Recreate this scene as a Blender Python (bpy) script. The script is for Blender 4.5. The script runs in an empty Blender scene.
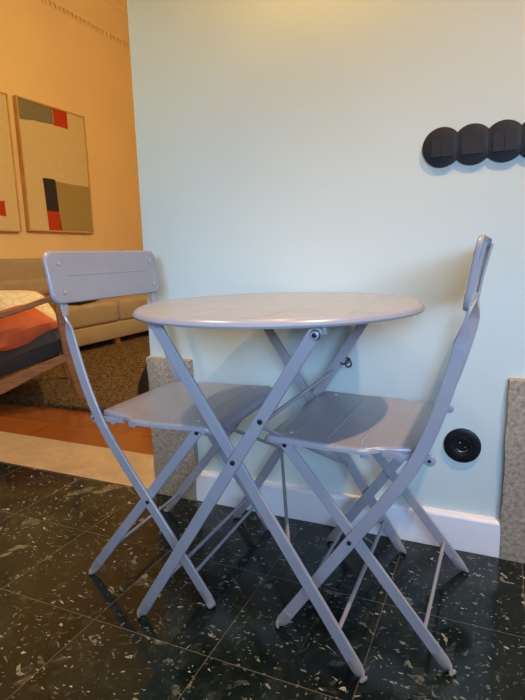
import bpy, bmesh, math, random
from mathutils import Vector, Matrix
random.seed(7)
S = bpy.context.scene
COL = S.collection
PI = math.pi

# ------------------------------------------------------------------ helpers
def tag(o, label=None, cat=None, group=None, kind=None):
    if label: o['label'] = label
    if cat: o['category'] = cat
    if group: o['group'] = group
    if kind: o['kind'] = kind
    return o

def empty(name, loc=(0, 0, 0), rz=0.0):
    o = bpy.data.objects.new(name, None)
    COL.objects.link(o)
    o.location = loc
    o.rotation_euler = (0, 0, rz)
    o.empty_display_size = 0.05
    return o

def obj(name, bm, m, parent=None, smooth=True, angle=35, loc=None):
    me = bpy.data.meshes.new(name)
    bmesh.ops.remove_doubles(bm, verts=bm.verts, dist=1e-6)
    bmesh.ops.recalc_face_normals(bm, faces=bm.faces)
    bm.to_mesh(me)
    bm.free()
    for mm in (m if isinstance(m, (list, tuple)) else [m]):
        me.materials.append(mm)
    if smooth:
        me.polygons.foreach_set('use_smooth', [True] * len(me.polygons))
        me.set_sharp_from_angle(angle=math.radians(angle))
    o = bpy.data.objects.new(name, me)
    COL.objects.link(o)
    if parent: o.parent = parent
    if loc: o.location = loc
    return o

def struct(name, bm, m, smooth=False):
    return tag(obj(name, bm, m, smooth=smooth), kind='structure')

def box(bm, a, b, bev=0.0, seg=2, mi=0):
    r = bmesh.ops.create_cube(bm, size=1.0)
    vs = r['verts']
    for v in vs:
        v.co = Vector([a[i] + (v.co[i] + .5) * (b[i] - a[i]) for i in range(3)])
    fs = set()
    for v in vs:
        fs.update(v.link_faces)
    if bev > 0:
        es = set()
        for v in vs: es.update(v.link_edges)
        rr = bmesh.ops.bevel(bm, geom=list(es), offset=bev, segments=seg, profile=.5, affect='EDGES')
        fs = set(rr['faces']) | {f for f in fs if f.is_valid}
    for f in fs:
        if f.is_valid: f.material_index = mi
    return vs

def loft(bm, rings, caps=True):
    vr = [[bm.verts.new(p) for p in r] for r in rings]
    n = len(vr[0])
    for i in range(len(vr) - 1):
        for k in range(n):
            bm.faces.new((vr[i][k], vr[i][(k + 1) % n], vr[i + 1][(k + 1) % n], vr[i + 1][k]))
    if caps:
        bm.faces.new(vr[0]); bm.faces.new(vr[-1])

def section(a, b, n, bb, c, r=.35):
    """rectangle with chamfered corners, half sizes a (along n) and b (along bb)"""
    k = min(a, b) * r
    pts = [(a, b - k), (a - k, b), (-a + k, b), (-a, b - k), (-a, -b + k), (-a + k, -b), (a - k, -b), (a, -b + k)]
    return [c + n * p[0] + bb * p[1] for p in pts]

def bar(bm, pts, a, b, side=Vector((0, 1, 0)), rolls=None, sizes=None):
    """flat bar swept along pts; b is the half thickness along 'side', a in the plane across"""
    pts = [Vector(p) for p in pts]
    rings = []
    for i, p in enumerate(pts):
        t = (pts[min(i + 1, len(pts) - 1)] - pts[max(i - 1, 0)]).normalized()
        s = (side - t * side.dot(t)).normalized()
        n = t.cross(s)
        if rolls:
            M = Matrix.Rotation(rolls[i], 3, t)
            s = M @ s; n = M @ n
        aa, bb = sizes[i] if sizes else (a, b)
        rings.append(section(aa, bb, n, s, p))
    loft(bm, rings)

def tube(bm, pts, r, n=12):
    pts = [Vector(p) for p in pts]
    rings = []
    for i, p in enumerate(pts):
        t = (pts[min(i + 1, len(pts) - 1)] - pts[max(i - 1, 0)]).normalized()
        u = t.orthogonal().normalized() if i == 0 else (u - t * u.dot(t)).normalized()
        w = t.cross(u)
        rr = r[i] if isinstance(r, (list, tuple)) else r
        rings.append([p + (u * math.cos(2 * PI * k / n) + w * math.sin(2 * PI * k / n)) * rr for k in range(n)])
    loft(bm, rings)

def disc(bm, c, axis, r, h, n=28, bev=0.0):
    """cylinder with centre c, total height h along axis, softened edge"""
    c = Vector(c); ax = Vector(axis).normalized()
    if bev > 0:
        prof = [(r - bev, -h / 2), (r - bev * .3, -h / 2 + bev * .3), (r, -h / 2 + bev), (r, h / 2 - bev), (r - bev * .3, h / 2 - bev * .3), (r - bev, h / 2)]
    else:
        prof = [(r, -h / 2), (r, h / 2)]
    u = ax.orthogonal().normalized(); w = ax.cross(u)
    loft(bm, [[c + ax * z + (u * math.cos(2 * PI * k / n) + w * math.sin(2 * PI * k / n)) * rr for k in range(n)] for rr, z in prof])

def catmull(P, n=6):
    out = []
    P = [Vector(p) for p in P]
    for i in range(len(P) - 1):
        p0 = P[max(i - 1, 0)]; p1 = P[i]; p2 = P[i + 1]; p3 = P[min(i + 2, len(P) - 1)]
        for k in range(n):
            t = k / n
            out.append(.5 * ((2 * p1) + (p2 - p0) * t + (2 * p0 - 5 * p1 + 4 * p2 - p3) * t * t + (3 * p1 - p0 - 3 * p2 + p3) * t ** 3))
    out.append(P[-1])
    return out

# ---------------------------------------------------------------- materials
def mat(name, col=(.5, .5, .5), rough=.5, metal=0.0, spec=.5):
    m = bpy.data.materials.new(name); m.use_nodes = True
    b = m.node_tree.nodes['Principled BSDF']
    b.inputs['Base Color'].default_value = (*col, 1)
    b.inputs['Roughness'].default_value = rough
    b.inputs['Metallic'].default_value = metal
    b.inputs['Specular IOR Level'].default_value = spec
    return m

class N:
    def __init__(s, m):
        s.t = m.node_tree; s.b = s.t.nodes['Principled BSDF']
    def new(s, ty, **kw):
        n = s.t.nodes.new(ty)
        for k, v in kw.items():
            if k in n.inputs.keys() if isinstance(k, str) else False: n.inputs[k].default_value = v
            else: setattr(n, k, v)
        return n
    def link(s, a, b): s.t.links.new(a, b)
    def pos(s): return s.new('ShaderNodeNewGeometry').outputs['Position']
    def objc(s): return s.new('ShaderNodeTexCoord').outputs['Object']
    def math(s, op, a, b=None, c=None):
        n = s.t.nodes.new('ShaderNodeMath'); n.operation = op
        for i, v in enumerate((a, b, c)):
            if v is None: continue
            if isinstance(v, (int, float)): n.inputs[i].default_value = v
            else: s.link(v, n.inputs[i])
        return n.outputs[0]
    def mix(s, fac, a, b):
        n = s.t.nodes.new('ShaderNodeMix'); n.data_type = 'RGBA'
        for sock, v in ((n.inputs[0], fac), (n.inputs[6], a), (n.inputs[7], b)):
            if isinstance(v, (int, float)): sock.default_value = v
            elif isinstance(v, tuple): sock.default_value = (*v, 1)
            else: s.link(v, sock)
        return n.outputs[2]
    def ramp(s, fac, stops):
        n = s.t.nodes.new('ShaderNodeValToRGB')
        e = n.color_ramp.elements
        while len(e) < len(stops): e.new(.5)
        for el, (p, c) in zip(e, stops):
            el.position = p
            el.color = (*c, 1) if isinstance(c, tuple) else (c, c, c, 1)
        s.link(fac, n.inputs[0]); return n.outputs[0]
    def noise(s, vec, scale, detail=4, rough=.55, dist=0.0):
        n = s.t.nodes.new('ShaderNodeTexNoise')
        n.inputs['Scale'].default_value = scale; n.inputs['Detail'].default_value = detail
        n.inputs['Roughness'].default_value = rough; n.inputs['Distortion'].default_value = dist
        s.link(vec, n.inputs['Vector']); return n.outputs[0]
    def mapping(s, vec, scale=(1, 1, 1), rot=(0, 0, 0), loc=(0, 0, 0)):
        n = s.t.nodes.new('ShaderNodeMapping')
        n.inputs['Scale'].default_value = scale; n.inputs['Rotation'].default_value = rot; n.inputs['Location'].default_value = loc
        s.link(vec, n.inputs['Vector']); return n.outputs[0]
    def bump(s, h, strength=.2, dist=.002):
        n = s.t.nodes.new('ShaderNodeBump'); n.inputs['Strength'].default_value = strength
        n.inputs['Distance'].default_value = dist
        s.link(h, n.inputs['Height']); s.link(n.outputs[0], s.b.inputs['Normal'])
    def col(s, c): s.link(c, s.b.inputs['Base Color'])
    def rgh(s, c): s.link(c, s.b.inputs['Roughness'])

def noisy(name, c1, c2, scale, rough=.5, bump=0.0, bscale=None, bdist=.002, spec=.5, detail=5):
    m = mat(name, c1, rough, spec=spec); n = N(m); v = n.objc()
    n.col(n.mix(n.ramp(n.noise(v, scale, detail), [(.35, 0.0), (.65, 1.0)]), c1, c2))
    if bump: n.bump(n.noise(v, bscale or scale, 6), bump, bdist)
    return m

METAL = noisy('lavender grey painted metal', (.330, .322, .375), (.352, .342, .395), 14, .27, .05, 220, .0004, .8)
METAL_TOP = METAL
FOOT = mat('pinkish grey plastic foot', (.33, .285, .285), .55)
BOLT = mat('steel bolt', (.62, .6, .58), .3, .8)
DBOLT = mat('dark bolt', (.03, .028, .03), .35, .4)
BLACKWIRE = mat('black wire', (.015, .015, .018), .35, .3)

WALL = noisy('pale mint wall paint', (.585, .655, .645), (.60, .67, .66), 3, .62, .14, 16, .006, .3)
BASEB = noisy('white glossy baseboard paint', (.92, .87, .90), (.88, .83, .87), 5, .35, .05, 30, .002)
CREAM = noisy('cream wall paint', (.80, .60, .37), (.76, .56, .34), 1.2, .7, .08, 20, .004, .25)
PLASTER = noisy('white ceiling paint', (.8, .79, .76), (.78, .77, .74), 2, .8)

# dark green serpentine marble tiles with pale chips
T0X, T0Y, TS = -.0497, .0073, .3019
MARBLE = mat('dark green marble tile', (.02, .03, .025), .14, spec=.42)
n = N(MARBLE); P = n.pos()
sep = n.new('ShaderNodeSeparateXYZ'); n.link(P, sep.inputs[0])
ux = n.math('DIVIDE', n.math('SUBTRACT', sep.outputs[0], T0X), TS)
uy = n.math('DIVIDE', n.math('SUBTRACT', sep.outputs[1], T0Y), TS)
ix, iy = n.math('FLOOR', ux), n.math('FLOOR', uy)
fx = n.math('ABSOLUTE', n.math('SUBTRACT', n.math('FRACT', n.math('ADD', ux, .5)), .5))
fy = n.math('ABSOLUTE', n.math('SUBTRACT', n.math('FRACT', n.math('ADD', uy, .5)), .5))
edge = n.math('MINIMUM', fx, fy)
grout = n.math('LESS_THAN', edge, .0030)
cmb = n.new('ShaderNodeCombineXYZ')
n.link(n.math('MULTIPLY', ix, 3.17), cmb.inputs[0]); n.link(n.math('MULTIPLY', iy, 5.31), cmb.inputs[1])
n.link(n.math('ADD', n.math('MULTIPLY', ix, 1.7), n.math('MULTIPLY', iy, 2.3)), cmb.inputs[2])
add = n.new('ShaderNodeVectorMath'); add.operation = 'ADD'
n.link(P, add.inputs[0]); n.link(cmb.outputs[0], add.inputs[1])
V = add.outputs[0]
wn = n.new('ShaderNodeTexNoise'); wn.inputs['Scale'].default_value = 14; n.link(V, wn.inputs['Vector'])
wv = n.new('ShaderNodeVectorMath'); wv.operation = 'SCALE'; wv.inputs[3].default_value = .07
n.link(wn.outputs[1], wv.inputs[0])
ad2 = n.new('ShaderNodeVectorMath'); ad2.operation = 'ADD'; n.link(V, ad2.inputs[0]); n.link(wv.outputs[0], ad2.inputs[1])
VW = ad2.outputs[0]
base = n.ramp(n.noise(VW, 9, 8, .65, .6), [(.30, (.002, .0045, .004)), (.50, (.006, .012, .0105)), (.66, (.015, .026, .022)), (.8, (.032, .046, .038))])
fine = n.ramp(n.noise(V, 90, 5, .7), [(.45, 0.0), (.75, .5)])
base = n.mix(fine, base, (.022, .032, .027))
base = n.mix(n.ramp(n.noise(VW, 3.2, 5, .6, .4), [(.48, 0.0), (.60, .75)]), base, (.002, .004, .0035))
def chips(vec, scale, thr, lo, hi, margin, rot, sy=1.9, rnd=1.0):
    """angular shards: some cells of a stretched Voronoi, eroded towards their edges"""
    mv = n.mapping(n.mapping(vec, (1, 1, 1), (0, 0, rot)), (1, sy, 1), (0, 0, 0), (rot, 2 * rot, rot))
    v = n.t.nodes.new('ShaderNodeTexVoronoi'); v.inputs['Scale'].default_value = scale
    e = n.t.nodes.new('ShaderNodeTexVoronoi'); e.feature = 'DISTANCE_TO_EDGE'; e.inputs['Scale'].default_value = scale
    n.link(mv, v.inputs['Vector']); n.link(mv, e.inputs['Vector'])
    s2 = n.t.nodes.new('ShaderNodeSeparateColor'); n.link(v.outputs['Color'], s2.inputs[0])
    sel = n.math('GREATER_THAN', s2.outputs[0], thr)
    ins = n.math('GREATER_THAN', e.outputs['Distance'], n.math('MULTIPLY_ADD', s2.outputs[1], margin, .04))
    return n.math('MULTIPLY', sel, ins), n.mix(n.math('POWER', s2.outputs[2], 1.6), lo, hi)
ctone = n.ramp(n.noise(V, 120, 3, .6), [(.35, .75), (.65, 1.0)])
for sc, th, lo, hi, sz, rot, sy, amt in (
        (7, .62, (.002, .004, .0035), (.026, .034, .028), .12, .3, 1.7, .5),
        (15, .70, (.004, .007, .006), (.040, .048, .038), .18, 1.2, 2.1, .6),
        (11, .965, (.10, .10, .075), (.21, .19, .14), .10, 2.2, 1.9, .8),
        (34, .87, (.012, .020, .016), (.085, .090, .070), .24, 2.6, 2.3, .7),
        (36, .966, (.13, .13, .10), (.40, .37, .29), .20, .7, 2.4, .95),
        (80, .89, (.02, .03, .025), (.15, .15, .12), .26, 1.7, 2.2, .8),
        (78, .962, (.20, .20, .15), (.72, .68, .58), .22, .2, 2.0, .95),
        (140, .955, (.18, .18, .14), (.50, .47, .38), .2, 2.9, 1.8, .8)):
    f, c = chips(VW, sc, th, lo, hi, sz, rot, sy)
    brk = n.ramp(n.noise(V, sc * 2.6, 4, .7), [(.40, 0.0), (.50, 1.0)])
    base = n.mix(n.math('MULTIPLY', f, n.math('MULTIPLY', n.math('MULTIPLY', brk, ctone), amt)), base, c)
base = n.mix(grout, base, (.12, .10, .07))
n.col(base)
n.rgh(n.math('ADD', n.math('MULTIPLY', n.noise(V, 30, 4), .12), n.math('ADD', n.math('MULTIPLY', grout, .4), .075)))
n.bump(n.math('SUBTRACT', 1.0, grout), .3, .0008)

GRANITE = mat('speckled granite', (.4, .36, .3), .75)
n = N(GRANITE); v = n.objc()
g = n.ramp(n.noise(v, 95, 4, .7), [(.30, (.14, .10, .07)), (.46, (.35, .265, .19)), (.6, (.45, .36, .275)), (.78, (.66, .57, .48))])
g = n.mix(n.ramp(n.noise(v, 9, 4), [(.4, 0.0), (.7, .35)]), g, (.30, .26, .22))
n.col(g); n.bump(n.noise(v, 70, 6, .7), .5, .004)

THRESH = mat('honed beige stone', (.6, .5, .4), .42)
n = N(THRESH); v = n.objc()
g = n.ramp(n.noise(v, 6, 7, .65, .5), [(.3, (.33, .225, .15)), (.55, (.43, .305, .205)), (.75, (.52, .405, .29))])
g = n.mix(n.ramp(n.noise(n.mapping(v, (1, 2.5, 1)), 28, 5, .7), [(.60, 0.0), (.72, .6)]), g, (.58, .49, .38))
n.col(g); n.bump(n.noise(v, 40, 4), .1, .001)

WOODF = mat('polished red brown floorboards', (.3, .1, .03), .22)
n = N(WOODF); v = n.pos()
br = n.new('ShaderNodeTexBrick'); n.link(n.mapping(v, (1, 1, 1), (0, 0, 0), (.22, -.6, 0)), br.inputs['Vector'])
br.inputs['Scale'].default_value = 1.0; br.inputs['Brick Width'].default_value = .9; br.inputs['Row Height'].default_value = .19
br.inputs['Mortar Size'].default_value = .0018; br.inputs['Color1'].default_value = (.28, .085, .018, 1); br.inputs['Color2'].default_value = (.20, .055, .012, 1)
br.inputs['Mortar'].default_value = (.07, .02, .008, 1)
g = n.noise(n.mapping(v, (2.5, 26, 1)), 3, 6, .6, .8)
n.col(n.mix(n.ramp(g, [(.35, 0.0), (.7, .55)]), br.outputs[0], (.17, .045, .012)))
n.rgh(n.math('ADD', n.math('MULTIPLY', n.noise(v, 12, 3), .1), .15))

RUG = mat('brown shaggy wool', (.3, .2, .1), .95, spec=.1)
n = N(RUG); v = n.pos()
g = n.ramp(n.noise(v, 55, 6, .75), [(.36, (.035, .020, .010)), (.48, (.14, .088, .045)), (.60, (.29, .195, .105)), (.78, (.50, .36, .22))])
n.col(g); n.bump(n.noise(v, 60, 6, .75), 1.0, .03)

def fabric(name, c1, c2, sc=500, bump=.25):
    m = mat(name, c1, .9, spec=.15); n = N(m); v = n.objc()
    a = n.ramp(n.noise(v, 9, 6, .7), [(.35, 0.0), (.65, 1.0)])
    w = n.noise(n.mapping(v, (1, 1, 1)), sc, 2)
    n.col(n.mix(a, c1, c2)); n.bump(w, bump, .002)
    return m
SOFA = fabric('taupe sofa fabric', (.33, .255, .185), (.37, .29, .215))
SOFA_D = fabric('taupe sofa base fabric', (.35, .275, .20), (.38, .30, .22))
CHARC = fabric('charcoal seat fabric', (.052, .047, .045), (.07, .062, .058))
ORANGE = fabric('terracotta velvet', (.52, .11, .045), (.60, .15, .06), 120, .1)
GREYC = fabric('grey cushion fabric', (.20, .175, .15), (.24, .21, .18))
DARKCLOTH = fabric('dark folded cloth', (.07, .05, .035), (.11, .085, .06))
PATT = mat('cream patterned cushion', (.7, .62, .48), .85, spec=.15)
n = N(PATT); v = n.objc()
vo = n.new('ShaderNodeTexVoronoi', feature='DISTANCE_TO_EDGE'); vo.inputs['Scale'].default_value = 16; n.link(v, vo.inputs['Vector'])
n.col(n.mix(n.math('LESS_THAN', vo.outputs[0], .06), (.74, .66, .52), (.62, .51, .35)))

TEAK = mat('oiled teak', (.3, .12, .04), .4)
n = N(TEAK); v = n.objc()
g = n.noise(n.mapping(v, (4, 40, 40)), 2.2, 6, .6, .6)
n.col(n.ramp(g, [(.3, (.20, .075, .020)), (.55, (.36, .15, .042)), (.8, (.48, .22, .065))]))

OAKF = mat('light oak frame', (.55, .33, .14), .45)
n = N(OAKF); v = n.objc()
n.col(n.ramp(n.noise(n.mapping(v, (30, 30, 3)), 3, 5), [(.3, (.50, .28, .10)), (.7, (.66, .42, .19))]))
def linen(name, c1, c2):
    m = mat(name, c1, .9, spec=.1); n = N(m); v = n.objc()
    a = n.noise(n.mapping(v, (1, 260, 12)), 1.2, 3); b = n.noise(n.mapping(v, (1, 12, 260)), 1.2, 3)
    n.col(n.mix(n.ramp(n.math('MULTIPLY', n.math('ADD', a, b), .5), [(.35, 0.0), (.65, 1.0)]), c1, c2))
    n.bump(n.math('ADD', a, b), .3, .001)
    return m
LINEN = linen('natural linen canvas', (.56, .44, .28), (.68, .56, .38))
OLIVE = linen('olive painted canvas', (.30, .23, .10), (.38, .30, .15))
GREYP = linen('grey painted canvas', (.17, .155, .12), (.24, .22, .175))
BLACKP = linen('charcoal painted canvas', (.030, .028, .035), (.05, .045, .055))
REDP = linen('red painted canvas', (.40, .040, .016), (.50, .060, .022))

BLACKPL = mat('matt black plastic', (.016, .016, .022), .5, spec=.3)
BLACKGL = mat('satin black plastic', (.007, .007, .009), .38, spec=.3)
CHROME = mat('chrome', (.75, .74, .72), .2, 1.0)
BAGM = noisy('black leather', (.012, .010, .010), (.02, .017, .016), 20, .45, .2, 90, .001)
TIP = mat('pale metal clasp', (.8, .74, .68), .35)
WHITE = mat('white lacquer', (.8, .8, .8), .4)
GLASSM = bpy.data.materials.new('window glass'); GLASSM.use_nodes = True
_t = GLASSM.node_tree; _t.nodes.clear()
_o = _t.nodes.new('ShaderNodeOutputMaterial'); _m = _t.nodes.new('ShaderNodeMixShader'); _a = _t.nodes.new('ShaderNodeBsdfTransparent'); _g = _t.nodes.new('ShaderNodeBsdfGlossy')
_g.inputs['Roughness'].default_value = .02; _m.inputs[0].default_value = .06
_t.links.new(_a.outputs[0], _m.inputs[1]); _t.links.new(_g.outputs[0], _m.inputs[2]); _t.links.new(_m.outputs[0], _o.inputs[0])
def emis(name, col, s):
    m = mat(name, (.8, .8, .8)); b = m.node_tree.nodes['Principled BSDF']
    b.inputs['Emission Color'].default_value = (*col, 1); b.inputs['Emission Strength'].default_value = s
    return m
LAMPM = emis('lamp glow', (1, .82, .6), 6)
GLOBEM = emis('globe lamp glow', (1, .56, .10), 112)
BULBM = emis('warm bulb glow', (1, .62, .3), 6)

# -------------------------------------------------------------- the setting
WY = .329       # face of the mint wall
WE = -.609      # its free left end
FY = -2.4       # kitchen window wall
CH = 2.75       # kitchen ceiling
RH = 4.05       # living room ceiling
XL = -3.9       # living room side wall
def sbox(name, a, b, m, bev=0):
    bm = bmesh.new(); box(bm, a, b, bev); return struct(name, bm, m)
sbox('floor', (-3.0, FY, -.06), (2.4, .318, 0), MARBLE)
sbox('floor_threshold', (-2.3, .318, -.06), (WE, .600, .001), THRESH, .002)
sbox('floor_living_room', (XL, .600, -.06), (1.2, 5.6, 0), WOODF)
bm = bmesh.new(); box(bm, (WE, WY, -.06), (2.4, .600, RH)); box(bm, (-2.3, WY, 2.45), (WE, .600, RH))
box(bm, (-4.0, WY, -.06), (-2.3, .600, RH)); struct('wall_mint', bm, WALL)
sbox('wall_left', (XL - .12, .600, -.06), (XL, 5.6, RH), CREAM)
sbox('wall_back', (XL - .12, 5.6, -.06), (1.3, 5.72, RH), CREAM)
sbox('wall_far_right', (1.2, .600, -.06), (1.3, 5.6, RH), CREAM)
sbox('ceiling_living_room', (XL - .12, .33, RH), (1.3, 5.72, RH + .1), PLASTER)
sbox('ceiling', (-3.1, FY - .1, CH), (2.5, WY, CH + .1), PLASTER)
sbox('wall_kitchen_left', (-3.1, FY - .1, -.06), (-3.0, WY, CH), PLASTER)
sbox('wall_kitchen_right', (2.4, FY - .1, -.06), (2.5, .6, CH), PLASTER)
bm = bmesh.new()
WX0, WX1, WZ0, WZ1 = .15, 2.10, .98, 1.54
box(bm, (-3.0, FY - .1, -.06), (WX0, FY, CH)); box(bm, (WX1, FY - .1, -.06), (2.4, FY, CH))
box(bm, (WX0, FY - .1, -.06), (WX1, FY, WZ0)); box(bm, (WX0, FY - .1, WZ1), (WX1, FY, CH)); struct('wall_front', bm, PLASTER)
bm = bmesh.new()
for a, b in (((WX0, WZ0), (WX1, WZ0 + .05)), ((WX0, WZ1 - .05), (WX1, WZ1)), ((WX0, WZ0), (WX0 + .05, WZ1)), ((WX1 - .05, WZ0), (WX1, WZ1)), (((WX0 + WX1) / 2 - .025, WZ0), ((WX0 + WX1) / 2 + .025, WZ1))):
    box(bm, (a[0], FY - .08, a[1]), (b[0], FY - .02, b[1]), .004)
w1 = struct('window_1', bm, WHITE)
bm = bmesh.new(); box(bm, (WX0 + .04, FY - .054, WZ0 + .04), (WX1 - .04, FY - .048, WZ1 - .04))
obj('window_pane', bm, GLASSM, w1, smooth=False)

# baseboard with rounded top, between the two stone blocks
BLX0, BLX1, BRX0, BRX1 = -.608, -.440, .4985, .70
prof = [(WY, 0), (.3075, 0), (.3065, .001), (.3065, .094), (.3085, .0985), (.3125, .1015), (.318, .1028), (WY, .1035)]
bm = bmesh.new()
loft(bm, [[Vector((x, y, z)) for y, z in prof] for x in (BLX1, BRX0)])
struct('baseboard_mint_wall', bm, BASEB)

# granite blocks set in the wall: worn jamb stones
def stone(name, x0, x1, z1, seed):
    rnd = random.Random(seed)
    bm = bmesh.new(); box(bm, (x0, .3045, 0), (x1, WY + .02, z1))
    bmesh.ops.subdivide_edges(bm, edges=bm.edges[:], cuts=13, use_grid_fill=True)
    for v in bm.verts:
        e = sum([abs(v.co.x - x0) < 1e-4 or abs(v.co.x - x1) < 1e-4, abs(v.co.y - .3045) < 1e-4, abs(v.co.z - z1) < 1e-4])
        if e >= 2:
            v.co += Vector((rnd.uniform(-1, 1) * .0022, rnd.uniform(0, 1) * .002, -rnd.uniform(0, 1) * .004))
        elif e == 1 and v.co.y < .31:
            v.co.y += rnd.uniform(-.0006, .0006)
    return struct(name, bm, GRANITE, smooth=True)
stone('trim_1', BLX0, BLX1, .487, 3)
stone('trim_2', BRX0, BRX1, .492, 5)

# cornice of the living room: stepped moulding and a row of beads
bm = bmesh.new()
cp = [(XL, 3.44), (XL + .02, 3.44), (XL + .02, 3.47)]
for i in range(9):
    z = 3.50 + i * .06; d = .022 + .010 * i + .006 * i * i * .35
    cp += [(XL + d, z), (XL + d + .006, z + .012), (XL + d + .006, z + .04)]
cp += [(XL + .3, RH), (XL, RH)]
loft(bm, [[Vector((x, y, z)) for x, z in cp] for y in (.6, 5.6)])
k = 0
while .62 + k * .062 < 5.58:
    y = .62 + k * .062
    tube(bm, [(XL + .004, y + .006, 3.395), (XL + .012, y + .002, 3.415), (XL + .018, y - .004, 3.44), (XL + .012, y - .008, 3.46)], [.006, .013, .013, .006], 8)
    k += 1
struct('trim_3', bm, CREAM, smooth=True)

# ------------------------------------------------------------ bistro table
def foot_cap(parent, x0, slope, y, dx, dy, w=.0132):
    """moulded end of a leg, bent outwards and lying on the floor; the leg's axis is x0 - dx*slope*z"""
    bm = bmesh.new()
    L = lambda z: x0 - dx * slope * z
    p = [Vector((L(.040), y, .040)), Vector((L(.024), y, .024)), Vector((L(.0125), y + dy * .0008, .0125)), Vector((x0 - dx * .0025, y + dy * .0035, .0056))]
    d = Vector((dx * .9, dy * .6, 0)).normalized()
    pts = catmull(p, 5) + [p[-1] + d * .0035, p[-1] + d * .0055]
    rings = []
    for i, q in enumerate(pts):
        f = i / (len(pts) - 1)
        t = (pts[min(i + 1, len(pts) - 1)] - pts[max(i - 1, 0)]).normalized()
        g = min(1, max(0, (f - .2) / .75)) * .8; g = g * g * (3 - 2 * g)
        side = Vector((0, 1, 0)).lerp(Vector((-dx * .2, 0, 1)), g)
        side = (side - t * side.dot(t)).normalized()
        nn = t.cross(side)
        ww = (w - .0028 * f) * (1.0, .9, .6)[max(0, i - len(pts) + 3)]
        hh = .0050 - .0008 * f if i < len(pts) - 1 else .0026
        rings.append(section(ww, hh, nn, side, q, .6))
    loft(bm, rings)
    return obj('foot_cap', bm, FOOT, parent, angle=50)

def bolt(parent, c, axis, r=.006, m=None, h=.005, name='bolt'):
    bm = bmesh.new()
    disc(bm, c, axis, r, h, 18, r * .3)
    return obj(name, bm, m or DBOLT, parent)

table = empty('bistro_table', (0, 0, 0))
tag(table, 'round lavender grey metal folding bistro table against the pale mint wall, between the two chairs', 'table')
R, TZ = .325, .710
bm = bmesh.new()
NS = 128
prof = [(0, TZ), (.20, TZ), (.300, TZ), (.3105, TZ - .0008), (.318, TZ - .0035), (.3232, TZ - .0085), (.325, TZ - .0135), (.3232, TZ - .0175), (.319, TZ - .0185), (.317, TZ - .0165), (.3145, TZ - .006), (.29, TZ - .0035), (0, TZ - .0035)]
rings = [[Vector((r * math.cos(2 * PI * k / NS), r * math.sin(2 * PI * k / NS), z)) for k in range(NS)] for r, z in prof[3:-1]]
loft(bm, rings, caps=False)
RI = .3105
xs = [RI * math.sin(PI / 2 * (-1 + 2 * k / 90)) for k in range(91)]
GR = (-.185, -.05, .085, .220)
xs = [x for x in xs if all(abs(x - g) > .004 for g in GR)]
for g in GR: xs += [g - .0022, g - .0012, g, g + .0012, g + .0022]
xs.sort()
def tz(x, y):
    d = min(abs(x - g) for g in GR)
    inside = max(0, min(1, (.300 - math.hypot(x, y)) / .006))
    return TZ - .0008 - .0016 * max(0, 1 - d / .0022) * inside
cols = []
for x in xs:
    h = math.sqrt(max(RI * RI - x * x, 1e-8)); hi = math.sqrt(max(.294 ** 2 - x * x, 0)) if abs(x) < .294 else h * .5
    ys = [-h, -hi, 0, hi, h] if abs(x) < .294 else [-h, -h * .5, 0, h * .5, h]
    cols.append([bm.verts.new((x, y, tz(x, y) + (.0008 if abs(y) < h else 0) * 0)) for y in ys])
for c0, c1 in zip(cols, cols[1:]):
    for k in range(4): bm.faces.new((c0[k], c1[k], c1[k + 1], c0[k + 1]))
bmesh.ops.create_circle(bm, cap_ends=True, segments=NS, radius=.3145, matrix=Matrix.Translation((0, 0, TZ - .006)))
top = obj('tabletop', bm, METAL_TOP, table, angle=40)
# rails under the top
for y in (-.222, .222):
    bm = bmesh.new(); bar(bm, [(-.215, y, .697), (.215, y, .697)], .0075, .007)
    obj('rail', bm, METAL, table)
ZT = .680
def tleg(sx, y, name='leg'):
    """sx=+1: foot at the left (-x), head at the right"""
    X0, X1 = -.262 * sx, .178 * sx
    dx = (X1 - X0) / (.690 - 0)
    bm = bmesh.new()
    z0 = .022
    pts = [(X0 + dx * z, y, z) for z in (z0, .2, .4, .6, .690)]
    bar(bm, pts, .0125, .0042)
    o = obj(name, bm, METAL, table)
    sy = -1 if y < 0 else 1
    c = foot_cap(table, X0, abs(dx), y, -sx, sy)
    return o
for sy in (-1, 1):
    a = tleg(1, sy * .2435)
    b = tleg(-1, sy * .2335)
    bolt(a, (.0, sy * .249, .414), (0, 1, 0), .0052)
    bolt(a, (.062, sy * .249, .505), (0, 1, 0), .0052)
    bolt(a, (.174, sy * .2495, .676), (0, 1, 0), .0098, DBOLT, .006, 'washer')
    bolt(a, (.174, sy * .253, .676), (0, 1, 0), .0082, METAL, .003)
    bolt(a, (.174, sy * .2548, .676), (0, 1, 0), .0045, DBOLT, .0015)
    bm = bmesh.new(); box(bm, (-.190, sy * .2335 - .007, .675), (-.168, sy * .2335 + .007, .6935), .003)
    obj('hinge', bm, METAL, table)
    bm = bmesh.new(); box(bm, (.162, sy * .230 - .006, .674), (.188, sy * .230 + .006, .6935), .003)
    obj('hinge', bm, METAL, table)
def trod(p, q, r=.0042, parent=None, name='crossbar'):
    bm = bmesh.new(); tube(bm, [p, q], r, 12); return obj(name, bm, METAL, parent or table)
trod((.060, -.240, .499), (.060, .240, .499), .0045)
trod((.208, -.234, .088), (.208, .234, .088), .0048)
trod((-.205, -.240, .088), (-.205, .240, .088), .0048)
trod((-.052, -.228, .487), (-.090, .226, .262), .0040, name='brace_rod')
trod((.058, -.236, .492), (.105, .229, .238), .0040, name='brace_rod')
trod((-.094, .232, .258), (.108, -.230, .250), .0040, name='brace_rod')
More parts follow.
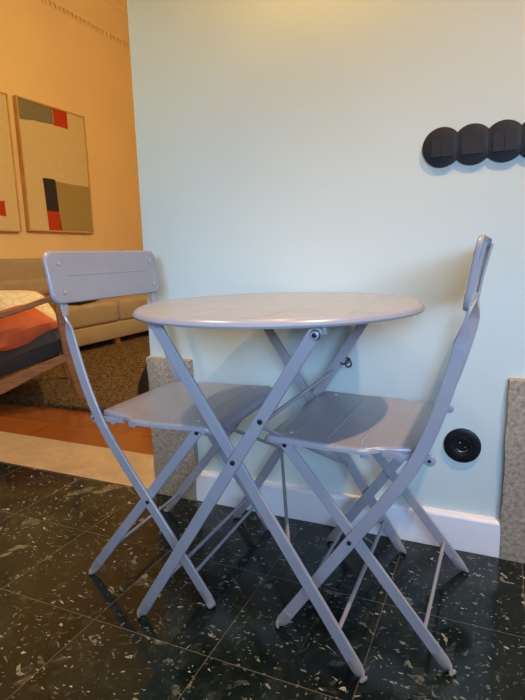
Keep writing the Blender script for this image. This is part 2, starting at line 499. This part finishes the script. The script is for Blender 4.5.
# black wire ring on the far leg
bm = bmesh.new()
cx, cz = .094, .528
ring = [Vector((cx + .012 * math.cos(a), .2435 + .013 * math.sin(a), cz + .006 * math.sin(a * 1.0 + .4))) for a in [2 * PI * k / 20 for k in range(21)]]
tube(bm, ring, .0022, 8)
ring = [Vector((cx + .011 + .008 * math.cos(a), .2335, cz - .004 + .010 * math.sin(a))) for a in [2 * PI * k / 20 for k in range(21)]]
tube(bm, ring, .0022, 8)
obj('wire_clip', bm, BLACKWIRE, table)

# ------------------------------------------------------------ bistro chairs
def rounded_seat_outline():
    """half outline (s, y>=0) from front centre to rear centre"""
    pts = [(-.028, 0), (-.028, .165)]
    for a in range(0, 91, 15):
        t = math.radians(a)
        pts.append((.000 - .028 * math.cos(t), .165 + .028 * math.sin(t)))
    pts += [(.10, .194), (.176, .193), (.196, .190), (.208, .180), (.220, .172), (.235, .169), (.292, .168), (.297, .163)]
    pts.append((.297, 0))
    return pts

def seat_z(s):
    # slightly dished, front edge rolled down
    z = .4475
    z -= .0040 * math.sin(max(0, min(1, s / .29)) * PI)
    if s < .004: z -= (.004 - s) ** 2 * 14
    if s > .235: z += (s - .235) * .06
    return z

def make_chair(label):
    t = empty('folding_chair')
    tag(t, label, 'chair')
    # long members: front foot to backrest
    prof = [(.012, .018), (.092, .135), (.172, .250), (.238, .345), (.284, .420), (.318, .500), (.345, .590), (.361, .660), (.371, .730), (.381, .780), (.392, .828)]
    for sy in (-1, 1):
        pts = catmull([(s, sy * .1865, z) for s, z in prof], 5)
        rolls, sizes = [], []
        for p in pts:
            f = min(1, max(0, (p.z - .640) / .065))
            f = f * f * (3 - 2 * f)
            rolls.append(f * PI / 2 * -sy)
            sizes.append((.0125 - .0015 * f, .0036 - .0012 * f))
        bm = bmesh.new(); bar(bm, pts, .0125, .0036, rolls=rolls, sizes=sizes)
        lg = obj('side_rail', bm, METAL, t)
        foot_cap(t, -.0005, .690, sy * .1865, -1, sy, .0130)
        bolt(lg, (.164, sy * .1912, .2400), (0, 1, 0), .0048)
        # rear leg, inside the side rail
        bm = bmesh.new()
        a, b = Vector((.352, sy * .1780, .022)), Vector((.022, sy * .1780, .430))
        bar(bm, [a, a.lerp(b, .5), b], .0118, .0036)
        rl = obj('leg', bm, METAL, t)
        foot_cap(t, .3698, .8088, sy * .1780, 1, sy, .0124)
        bolt(rl, (.0236, sy * .1826, .426), (0, 1, 0), .0048)
        # hinge tab of the seat on the rear leg head
        bm = bmesh.new(); box(bm, (.006, sy * .172 - .003, .418), (.046, sy * .172 + .003, .4445), .002)
        obj('hinge', bm, METAL, t)
        bm = bmesh.new(); box(bm, (.184, sy * .186 - .003, .424), (.204, sy * .186 + .003, .438), .0015)
        obj('seat_tab', bm, METAL, t)
        # seat bracket passing beside the rail with its round lug
        bm = bmesh.new()
        bar(bm, [(.225, sy * .1775, .4335), (.309, sy * .1775, .4335)], .0062, .0022)
        disc(bm, (.313, sy * .1775, .4325), (0, 1, 0), .0112, .005, 20, .001)
        disc(bm, (.258, sy * .1775, .4305), (0, 1, 0), .0095, .005, 20, .001)
        br = obj('seat_bracket', bm, METAL, t)
        bolt(br, (.313, sy * .1808, .4325), (0, 1, 0), .0032)
    # crossbars
    bm = bmesh.new(); tube(bm, [(.052, -.184, .070), (.052, .184, .070)], .0042, 12); obj('crossbar', bm, METAL, t)
    bm = bmesh.new(); tube(bm, [(.312, -.175, .072), (.312, .175, .072)], .0042, 12); obj('crossbar', bm, METAL, t)
    # seat: rolled sheet
    half = rounded_seat_outline()
    out = [(s, y) for s, y in half] + [(s, -y) for s, y in reversed(half[1:-1])]
    cs, cy = .135, 0
    bm = bmesh.new()
    def ringat(k, dz):
        return [Vector((cs + (s - cs) * (1 - k * .02 / max(.12, abs(s - cs) + .02)), y * (1 - k * .012), seat_z(cs + (s - cs) * (1 - k * .1)) + dz)) for s, y in out]
    def ring2(scale, dz):
        return [Vector((cs + (s - cs) * scale, y * scale, seat_z(cs + (s - cs) * scale) + dz)) for s, y in out]
    rg = [ring2(.04, 0), ring2(.3, 0), ring2(.55, 0), ring2(.78, 0), ring2(.95, 0), ring2(.982, -.0006), ring2(.996, -.003), ring2(1.0, -.0065), ring2(1.0, -.0125), ring2(.992, -.0128), ring2(.985, -.006), ring2(.95, -.003), ring2(.55, -.003), ring2(.04, -.003)]
    loft(bm, rg)
    st = obj('seat', bm, METAL, t, angle=50)
    bm = bmesh.new()
    for s in (.040, .109, .178, .240):
        w = .160 if s < .2 else .142
        sc = []
        for y in (-w, -w * .98, w * .98, w):
            z = seat_z(s)
            sc.append([Vector((s - .0024, y, z + .0001)), Vector((s - .0009, y, z + .0009)), Vector((s + .0009, y, z + .0009)), Vector((s + .0024, y, z + .0001)), Vector((s, y, z - .001))])
        loft(bm, sc)
    obj('plank_seam', bm, METAL, st)
    for s, y in ((.030, .158), (.180, .162), (.278, .150)):
        for sy in (-1, 1):
            bolt(st, (s, sy * y, seat_z(s) + .0006), (0, 0, 1), .0040, METAL if s > .1 else BOLT, .0028, 'rivet')
    # backrest: pressed panel, slightly curved around the sitter
    bm = bmesh.new()
    hw, z0, z1, rc = .2215, .7145, .8390, .024
    prof2 = []
    def lean(z): return .3600 + (z - .7145) * .165
    cnr = [(hw - rc, z1 - rc, 0), (-hw + rc, z1 - rc, 90), (-hw + rc, z0 + rc, 180), (hw - rc, z0 + rc, 270)]
    for i, (cy_, cz_, a0) in enumerate(cnr):
        for a in range(0, 91, 15):
            tt = math.radians(a0 + a)
            prof2.append((cy_ + rc * math.cos(tt), cz_ + rc * math.sin(tt)))
        nx = cnr[(i + 1) % 4]
        if i % 2 == 0:
            for k in range(1, 10):
                f = k / 10
                prof2.append((cy_ + (nx[0] - cy_) * f, cz_ + rc * (1 if i == 0 else -1)))
    zc = (z0 + z1) / 2
    def pr(k, d):
        r_ = []
        for y, z in prof2:
            yy = y - math.copysign(min(abs(y), k), y) if k else y
            zz = zc + (z - zc) * (1 - k / (z1 - zc))
            curve = 0.0
            r_.append(Vector((lean(zz) + curve + d, yy, zz)))
        return r_
    loft(bm, [pr(.055, 0), pr(.03, 0), pr(.006, 0), pr(.0018, .0008), pr(0, .0035), pr(0, .0095), pr(.0015, .0098), pr(.0025, .0055), pr(.008, .0025), pr(.055, .0025)])
    bk = obj('backrest', bm, METAL, t, angle=50)
    bm = bmesh.new()
    rr = []
    for k in range(13):
        y = -.165 + .33 * k / 12
        z = zc + .004
        x = lean(z)
        h = .0019 if 0 < k < 12 else .0006
        rr.append([Vector((x + .0006, y, z - h * 1.4)), Vector((x - .0011, y, z - h * .5)), Vector((x - .0011, y, z + h * .5)), Vector((x + .0006, y, z + h * 1.4))])
    loft(bm, rr); obj('pressed_line', bm, METAL, bk)
    for sy in (-1, 1):
        for z in (.741, .809):
            y = sy * .1850
            bolt(bk, (lean(z) - .001, y, z), (1, 0, -.1), .0052, BOLT, .004, 'rivet')
    return t

def place(t, x, y, rz):
    t.location = (x, y, 0); t.rotation_euler = (0, 0, rz)
def copy_tree(o, parent=None):
    c = o.copy(); COL.objects.link(c); c.parent = parent
    for ch in [q for q in bpy.data.objects if q.parent == o and q != c]:
        copy_tree(ch, c)
    return c
chR = make_chair('lavender grey metal folding chair seen side on, nearest the black wall socket')
chL = copy_tree(chR)
chL['label'] = 'lavender grey metal folding chair by the stone doorway, its riveted backrest facing the viewer'
place(chR, .051, .031, -.014)
place(chL, -.1226, .0335, PI + .024)

# ----------------------------------------------------- switches and socket
sw = empty('light_switch_panel', (.318, WY, 1.067))
tag(sw, 'row of overlapping round black light switches on the mint wall', 'light switch')
bm = bmesh.new()
def scallop(r, nd=5, d=.0705):
    a0 = math.acos(d / 2 / .0475)
    pts = []
    for k in range(nd):                 # upper arcs, left to right
        s0 = PI if k == 0 else PI - a0
        s1 = a0 if k < nd - 1 else 0
        pts += [(d * k + r * math.cos(s0 + (s1 - s0) * i / 22), r * math.sin(s0 + (s1 - s0) * i / 22)) for i in range(22 + (k < nd - 1))]
    low = [(x, -z) for x, z in reversed(pts[1:])]
    return pts + [(d * (nd - 1) + r, 0)] + low
loft(bm, [[Vector((x, y, z)) for x, z in scallop(r)] for r, y in ((.0475, 0), (.0475, -.0080), (.0471, -.0088), (.0465, -.0091))])
obj('switch_plate', bm, BLACKPL, sw)
for k in range(5):
    cxs = .0705 * k
    halves = [(-.0245, .0245)] if k == 1 else [(-.0245, -.0005), (.0005, .0245)]
    for a, b in halves:
        bm = bmesh.new()
        vs = [(a, -.009, .024), (b, -.009, .024), (b, -.0150, -.024), (a, -.0150, -.024), (a, -.006, .024), (b, -.006, .024), (b, -.006, -.024), (a, -.006, -.024)]
        vv = [bm.verts.new((cxs + x, y, z)) for x, y, z in vs]
        for f in ((0, 1, 2, 3), (4, 5, 6, 7), (0, 1, 5, 4), (1, 2, 6, 5), (2, 3, 7, 6), (3, 0, 4, 7)):
            bm.faces.new([vv[i] for i in f])
        bmesh.ops.bevel(bm, geom=bm.edges[:], offset=.0007, segments=2, affect='EDGES')
        obj('rocker', bm, BLACKPL, sw)
sk = empty('wall_socket', (.394, WY, .297))
tag(sk, 'round black power socket low on the mint wall above the baseboard', 'socket')
bm = bmesh.new()
prof = [(.0475, 0), (.0475, -.006), (.0468, -.0078), (.0455, -.0085), (.0215, -.0085), (.0205, -.0080), (.0200, -.0045), (.012, -.0040), (.0002, -.0040)]
loft(bm, [[Vector((r * math.cos(2 * PI * k / 64), y, r * math.sin(2 * PI * k / 64))) for k in range(64)] for r, y in prof])
obj('socket_plate', bm, BLACKGL, sk)
bm = bmesh.new(); tube(bm, [(.0225 * math.cos(a), -.0085, .0225 * math.sin(a)) for a in [2 * PI * k / 40 for k in range(41)]], .0009, 8)
obj('inner_ring', bm, BLACKPL, sk)
bm = bmesh.new(); box(bm, (-.022, -.0095, .0265), (.022, -.008, .0285), .0004); obj('shutter_line', bm, BLACKPL, sk)
for x, z in ((-.0065, .0075), (.0075, -.004)):
    bm = bmesh.new(); disc(bm, (x, -.0045, z), (0, 1, 0), .0020, .003, 14, .0006); obj('contact', bm, CHROME, sk)
bm = bmesh.new(); tube(bm, [(.0165 * math.cos(a), -.006, .0165 * math.sin(a)) for a in [math.radians(215 + 110 * k / 10) for k in range(11)]], .0012, 8)
obj('earth_clip', bm, CHROME, sk)

# ---------------------------------------------------------------- paintings
def painting(y0, y1, z0, z1, label, shapes):
    t = empty('painting', (XL, (y0 + y1) / 2, z0)); tag(t, label, 'painting', None)
    w, h = (y1 - y0) / 2, z1 - z0
    bm = bmesh.new()
    fw = .014
    for a, b in (((-w, 0), (w, fw)), ((-w, h - fw), (w, h)), ((-w, fw), (-w + fw, h - fw)), ((w - fw, fw), (w, h - fw))):
        box(bm, (.004, a[0], a[1]), (.055, b[0], b[1]), .0015)
    obj('frame', bm, OAKF, t, smooth=False)
    bm = bmesh.new(); box(bm, (.008, -w + fw, fw), (.042, w - fw, h - fw))
    cv = obj('canvas', bm, LINEN, t, smooth=False)
    for nm, m, poly in shapes:   # poly in 0..1 canvas coordinates
        bm = bmesh.new()
        W, H = 2 * (w - fw), h - 2 * fw
        ring = []
        for i, (u, v) in enumerate(poly):
            u2, v2 = poly[(i + 1) % len(poly)]
            for k in range(5):
                f = k / 5
                jit = .004 * math.sin(9 * (u + (u2 - u) * f) + 7 * (v + (v2 - v) * f) + i) if k else 0
                ring.append(((u + (u2 - u) * f) * W - W / 2 + jit, (v + (v2 - v) * f) * H + fw + jit))
        ring = [(min(max(a, -W / 2), W / 2), min(max(b, fw), fw + H)) for a, b in ring]
        loft(bm, [[Vector((x, a, b)) for a, b in ring] for x in (.042, .0428)])
        obj(nm, bm, m, cv, smooth=False)
    return t
painting(2.850, 3.775, 1.118, 2.390, 'oak framed abstract painting with red, black, grey and olive blocks', [
    ('painted_patch', GREYP, [(0, 1), (.50, 1), (.50, .87), (.20, .86), (0, .84)]),
    ('painted_patch', REDP, [(.50, 1), (.72, 1), (.72, .86), (.50, .865)]),
    ('painted_patch', OLIVE, [(.46, 0), (1, 0), (1, .40), (.44, .41)]),
    ('painted_patch', BLACKP, [(.27, .16), (.46, .16), (.44, .42), (.25, .42)]),
    ('painted_patch', REDP, [(.28, 0), (.48, 0), (.46, .16), (.27, .16)])])
painting(1.83, 2.755, 1.105, 2.378, 'oak framed linen painting cut off by the left edge of the photo', [
    ('painted_patch', REDP, [(.72, .10), (.84, .10), (.84, .22), (.73, .21)]),
    ('painted_patch', GREYP, [(0, 1), (.4, 1), (.38, .8), (0, .78)])])

# --------------------------------------------------------------------- sofa
def pillow(bm, w, d, h, nx=16, ny=16, pw=2.6, M=None, puff=1.0, edge=.25):
    """soft cushion, w x d, thickness h, centred"""
    g = {}
    for sgn in (1, -1):
        for i in range(nx + 1):
            for j in range(ny + 1):
                u, v = -1 + 2 * i / nx, -1 + 2 * j / ny
                t = (max(0, 1 - abs(u) ** pw) * max(0, 1 - abs(v) ** pw)) ** edge
                if t == 0 and sgn < 0: g[(sgn, i, j)] = g[(1, i, j)]; continue
                pin = 1 - .07 * puff * (1 - abs(v) ** 2) * abs(u) ** 6 
                pin2 = 1 - .07 * puff * (1 - abs(u) ** 2) * abs(v) ** 6
                co = Vector((u * w / 2 * pin, v * d / 2 * pin2, sgn * t * h / 2))
                if M: co = M @ co
                g[(sgn, i, j)] = bm.verts.new(co)
    for sgn in (1, -1):
        for i in range(nx):
            for j in range(ny):
                q = [g[(sgn, i, j)], g[(sgn, i + 1, j)], g[(sgn, i + 1, j + 1)], g[(sgn, i, j + 1)]]
                q = list(dict.fromkeys(q))
                if len(q) > 2:
                    try: bm.faces.new(q if sgn > 0 else q[::-1])
                    except ValueError: pass

SX1 = -2.80
sofa = empty('sofa', (-3.33, 3.0, 0)); tag(sofa, 'long taupe fabric sofa along the far warm lit wall', 'sofa')
def wbm(parent, name, m, fn, angle=50):
    bm = bmesh.new(); fn(bm)
    off = parent.location
    for v in bm.verts: v.co -= off
    return obj(name, bm, m, parent, angle=angle)
SY0, SY1 = .95, 4.78
wbm(sofa, 'base', SOFA_D, lambda bm: box(bm, (XL + .06, SY0, .075), (SX1 - .01, SY1, .235), .02, 3))
for y0, y1 in ((SY0 + .02, 1.62), (1.63, 2.855), (2.865, 4.07), (4.08, SY1 - .2)):
    wbm(sofa, 'seat_cushion', SOFA, lambda bm: box(bm, (XL + .35, y0, .225), (SX1, y1, .435), .045, 5))
    wbm(sofa, 'back_cushion', SOFA, lambda bm: box(bm, (XL + .16, y0 + .01, .40), (-3.46, y1 - .01, .660), .05, 5))
wbm(sofa, 'backrest', SOFA, lambda bm: box(bm, (XL + .03, SY0, .20), (XL + .30, SY1, .845), .05, 4))
wbm(sofa, 'armrest', SOFA, lambda bm: box(bm, (XL + .06, SY1 - .19, .10), (SX1 - .02, SY1 + .04, .60), .05, 4))
for x, y in ((SX1 - .06, 1.1), (SX1 - .06, 2.84), (SX1 - .06, 4.6), (XL + .2, 1.1), (XL + .2, 4.6)):
    wbm(sofa, 'leg', TEAK, lambda bm: box(bm, (x - .025, y - .03, .018), (x + .025, y + .03, .08), .004))

# folded dark cloth and a small wooden tray on the sofa seat
bm = bmesh.new()
Mx = Matrix.Translation((0, 0, .018)) @ Matrix.Rotation(.3, 4, 'Z')
pillow(bm, .30, .42, .05, M=Mx, edge=.3)
pillow(bm, .22, .34, .03, M=Matrix.Translation((.03, .03, .044)) @ Matrix.Rotation(.55, 4, 'Z'), edge=.3)
o = obj('folded_cloth', bm, DARKCLOTH, None, loc=(-2.99, 2.50, .444)); tag(o, 'small dark folded cloth lying on the sofa seat', 'cloth')

# ---------------------------------------------------------------------- rug
bm = bmesh.new()
nx, ny = 90, 90
RX0, RX1, RY0, RY1 = -3.45, -.55, 1.010, 3.9
rnd = random.Random(2)
vs = [[None] * (ny + 1) for _ in range(nx + 1)]
for i in range(nx + 1):
    for j in range(ny + 1):
        e = i in (0, nx) or j in (0, ny)
        z = .022 + rnd.uniform(-.005, .006)
        vs[i][j] = bm.verts.new((RX0 + (RX1 - RX0) * i / nx + rnd.uniform(-.008, .008), RY0 + (RY1 - RY0) * j / ny + rnd.uniform(-.008, .008), z * (.75 if e else 1)))
for i in range(nx):
    for j in range(ny): bm.faces.new((vs[i][j], vs[i + 1][j], vs[i + 1][j + 1], vs[i][j + 1]))
be = [e for e in bm.edges if e.is_boundary]
r = bmesh.ops.extrude_edge_only(bm, edges=be)
for v in [g for g in r['geom'] if isinstance(g, bmesh.types.BMVert)]: v.co.z = .001
# tufts along the near edge
for k in range(900):
    x = RX0 + (RX1 - RX0) * rnd.random(); y = RY0 + rnd.uniform(-.012, .03)
    h = rnd.uniform(.012, .030); a = Vector((x, y, .001)); b = a + Vector((rnd.uniform(-.01, .01), rnd.uniform(-.022, .0), h))
    w = Vector((.004, 0, 0))
    loft(bm, [[a - w, a + w, a + Vector((0, .006, 0))], [b - w * .3, b + w * .3, b + Vector((0, .002, 0))]])
o = obj('rug', bm, RUG, None, angle=70); tag(o, 'brown shaggy rug under the wooden armchair and the sofa', 'rug')

# --------------------------------------------------- Danish style armchair
PH = math.radians(50)
acF = Vector((-1.715, 1.135, 0))      # front foot nearest the kitchen
ac = empty('armchair', (acF.x, acF.y, 0), PH)
tag(ac, 'teak framed armchair with charcoal seat cushion at the left edge', 'armchair')
# local: x forward (front foot at 0), y to the left of the sitter: other side is +y (away)
W = .62
for y in (0, W):
    bm = bmesh.new()
    bar(bm, [(.0, y, .024), (-.022, y, .15), (-.045, y, .30), (-.075, y, .62)], .02, .015, sizes=[(.016, .013), (.022, .014), (.030, .015), (.027, .016)])
    obj('leg', bm, TEAK, ac)
    bm = bmesh.new()
    bar(bm, [(-.80, y, .024), (-.74, y, .20), (-.70, y, .50)], .02, .015, sizes=[(.016, .013), (.024, .015), (.022, .015)])
    obj('leg', bm, TEAK, ac)
    bm = bmesh.new()
    bar(bm, catmull([(-.055, y, .622), (-.12, y, .610), (-.36, y, .540), (-.60, y, .500), (-.74, y, .495)], 5), .014, .026)
    obj('armrest', bm, TEAK, ac)
    bm = bmesh.new()
    bar(bm, [(-.045, y - .0, .284), (-.22, y, .222), (-.41, y, .148), (-.73, y, .10)], .03, .013, sizes=[(.022, .014), (.028, .014), (.037, .014), (.040, .014)])
    obj('side_rail', bm, TEAK, ac)
bm = bmesh.new(); bar(bm, [(-.055, 0, .285), (-.055, W, .285)], .022, .012, Vector((1, 0, 0))); obj('front_rail', bm, TEAK, ac)
# seat cushion tilted back
Mt = Matrix.Translation((-.345, W / 2, .300)) @ Matrix.Rotation(-math.radians(17), 4, 'Y')
bm = bmesh.new(); pillow(bm, .60, W - .045, .190, M=Mt, pw=8, edge=.28, puff=.2)
obj('seat_cushion', bm, CHARC, ac)
Mt = Matrix.Translation((-.74, W / 2, .60)) @ Matrix.Rotation(math.radians(70), 4, 'Y')
bm = bmesh.new(); pillow(bm, .60, W - .05, .12, M=Mt, pw=8, edge=.28, puff=.2)
obj('back_cushion', bm, CHARC, ac)

def cushion(name, m, label, cat, loc, rot, w, d, h):
    bm = bmesh.new(); pillow(bm, w, d, h, pw=3, edge=.45, puff=1.6, nx=20, ny=20)
    o = obj(name, bm, m, None, loc=loc); o.rotation_euler = rot
    return tag(o, label, cat)
def acp(x, y, z): return acF + Vector((math.cos(PH) * x - math.sin(PH) * y, math.sin(PH) * x + math.cos(PH) * y, z))
cushion('cushion', ORANGE, 'terracotta orange cushion lying on the seat of the wooden armchair', 'cushion', acp(-.30, .185, .452), (math.radians(14), math.radians(-14), PH + .30), .37, .40, .15)
cushion('cushion', PATT, 'cream patterned cushion behind the terracotta orange one', 'cushion', acp(-.26, .47, .515), (math.radians(28), math.radians(4), PH + .3), .40, .40, .16)
cushion('cushion', GREYC, 'grey cushion cut by the left edge of the photo, beside the cream patterned one', 'cushion', acp(-.66, .33, .62), (math.radians(20), math.radians(-50), PH), .42, .42, .13)

# --------------------------------------- black bag beyond the wall end
bm = bmesh.new()
rings = []
for z, rx, ry, ox in ((.026, .10, .08, 0), (.06, .118, .09, 0), (.12, .110, .08, .0), (.18, .088, .06, .004), (.225, .066, .035, .008), (.245, .05, .02, .01)):
    rings.append([Vector((ox + rx * math.cos(2 * PI * k / 28), ry * math.sin(2 * PI * k / 28), z)) for k in range(28)])
loft(bm, rings)
for v in bm.verts: v.co *= 1.12
bag = obj('bag', bm, BAGM, None, loc=(-1.215, 1.205, 0)); tag(bag, 'small black bag on the rug, half hidden behind the end of the mint wall', 'bag')
bm = bmesh.new(); tube(bm, [(-.065, -.01, .255), (-.055, -.012, .276), (-.035, -.012, .286)], [.006, .010, .008], 10); obj('clasp', bm, TIP, bag)

# ------------------------------------------------------------------- lights
def downlight(x, y, power, col, size, blend, rad, aim=None):
    t = empty('ceiling_downlight', (x, y, CH)); tag(t, 'round recessed ceiling downlight above the table area', 'ceiling light', 'kitchen ceiling downlights')
    bm = bmesh.new()
    pr_ = [(.045, 0), (.045, -.004), (.036, -.006), (.034, -.002), (.034, 0)]
    loft(bm, [[Vector((r * math.cos(2 * PI * k / 32), r * math.sin(2 * PI * k / 32), z)) for k in range(32)] for r, z in pr_], caps=False)
    obj('trim_ring', bm, WHITE, t)
    bm = bmesh.new(); disc(bm, (0, 0, -.0015), (0, 0, 1), .034, .003, 32); obj('lens', bm, LAMPM, t)
    l = bpy.data.lights.new('downlight_spot', 'SPOT'); l.energy = power; l.color = col
    l.spot_size = math.radians(size); l.spot_blend = blend; l.shadow_soft_size = rad
    o = bpy.data.objects.new('downlight_spot', l); COL.objects.link(o)
    o.location = (x, y, CH - .03)
    if aim:
        d = Vector(aim) - o.location
        o.rotation_euler = d.to_track_quat('-Z', 'Y').to_euler()
    return o
WARM = (1.0, .60, .27)
WIN_E = 425
downlight(1.02, -.42, 165, (1, .66, .36), 74, .7, .03, (.62, -.32, 0))
downlight(-1.00, -.42, 100, (1, .78, .42), 84, .7, .10, (-.75, -.30, 0))
gl = empty('pendant_lamp', (.02, .0, 1.76)); tag(gl, 'small round globe lamp hanging over the bistro table', 'lamp')
bm = bmesh.new(); tube(bm, [(0, 0, .078), (0, 0, CH - 1.76)], .003, 8); obj('cord', bm, BLACKPL, gl)
bm = bmesh.new(); disc(bm, (0, 0, .062), (0, 0, 1), .018, .034, 24, .003); obj('cap', bm, BLACKPL, gl)
bm = bmesh.new(); bmesh.ops.create_uvsphere(bm, u_segments=32, v_segments=18, radius=.048); obj('globe', bm, GLOBEM, gl)

l = bpy.data.lights.new('window_daylight', 'AREA'); l.shape = 'RECTANGLE'; l.size = 2.8; l.size_y = 1.0
l.energy = WIN_E; l.color = (.42, .68, 1.04)
o = bpy.data.objects.new('window_daylight', l); COL.objects.link(o)
o.location = (2.05, FY - 2.0, 1.80); o.rotation_euler = (Vector((-.38, 1, -.20))).to_track_quat('-Z', 'Y').to_euler()

# living room pendant lamp (hangs above, out of the picture)
pend = empty('pendant_lamp', (-.95, 2.2, 2.60)); tag(pend, 'round glowing pendant lamp hanging in the living room', 'lamp')
bm = bmesh.new(); tube(bm, [(0, 0, .11), (0, 0, RH - 2.60)], .003, 8); obj('cord', bm, BLACKPL, pend)
bm = bmesh.new(); bmesh.ops.create_uvsphere(bm, u_segments=24, v_segments=14, radius=.05); obj('bulb', bm, BULBM, pend)
bm = bmesh.new(); loft(bm, [[Vector((r * math.cos(2 * PI * k / 40), r * math.sin(2 * PI * k / 40), z)) for k in range(40)] for r, z in ((.02, .12), (.05, .11), (.10, .075), (.14, .02), (.137, .02), (.098, .073), (.048, .107), (.018, .117))], caps=False)
obj('lamp_shade', bm, WHITE, pend)
l = bpy.data.lights.new('pendant_light', 'POINT'); l.energy = 172; l.color = (1.0, .69, .27); l.shadow_soft_size = .12
o = bpy.data.objects.new('pendant_light', l); COL.objects.link(o); o.location = (-.95, 2.2, 2.49)

w = bpy.data.worlds.new('World'); S.world = w; w.use_nodes = True
bg = w.node_tree.nodes['Background']
bg.inputs[0].default_value = (.55, .75, 1.0, 1); bg.inputs[1].default_value = .6

# ------------------------------------------------------------------- camera
f, pit, yaw, rol, cx, cy, ch = 523.963, .1794, -.4246, -.0278, .4625, -1.113, .8165
F = Vector((math.sin(yaw) * math.cos(pit), math.cos(yaw) * math.cos(pit), -math.sin(pit)))
Rr = Vector((math.cos(yaw), -math.sin(yaw), 0)); U = Rr.cross(F)
R2 = math.cos(rol) * Rr + math.sin(rol) * U
U2 = -math.sin(rol) * Rr + math.cos(rol) * U
cam = bpy.data.cameras.new('camera'); co = bpy.data.objects.new('camera', cam); COL.objects.link(co)
M = Matrix((R2, U2, -F)).transposed().to_4x4(); M.translation = (cx, cy, ch)
co.matrix_world = M
cam.sensor_fit = 'HORIZONTAL'; cam.sensor_width = 36; cam.lens = 36 * f / 525
cam.clip_start = .02
S.camera = co
S.view_settings.view_transform = 'Standard'; S.view_settings.look = 'None'
S.view_settings.gamma = 1; S.view_settings.exposure = 0.0
S.view_settings.use_curve_mapping = False
S.cycles.use_denoising = True
S.cycles.max_bounces = 8
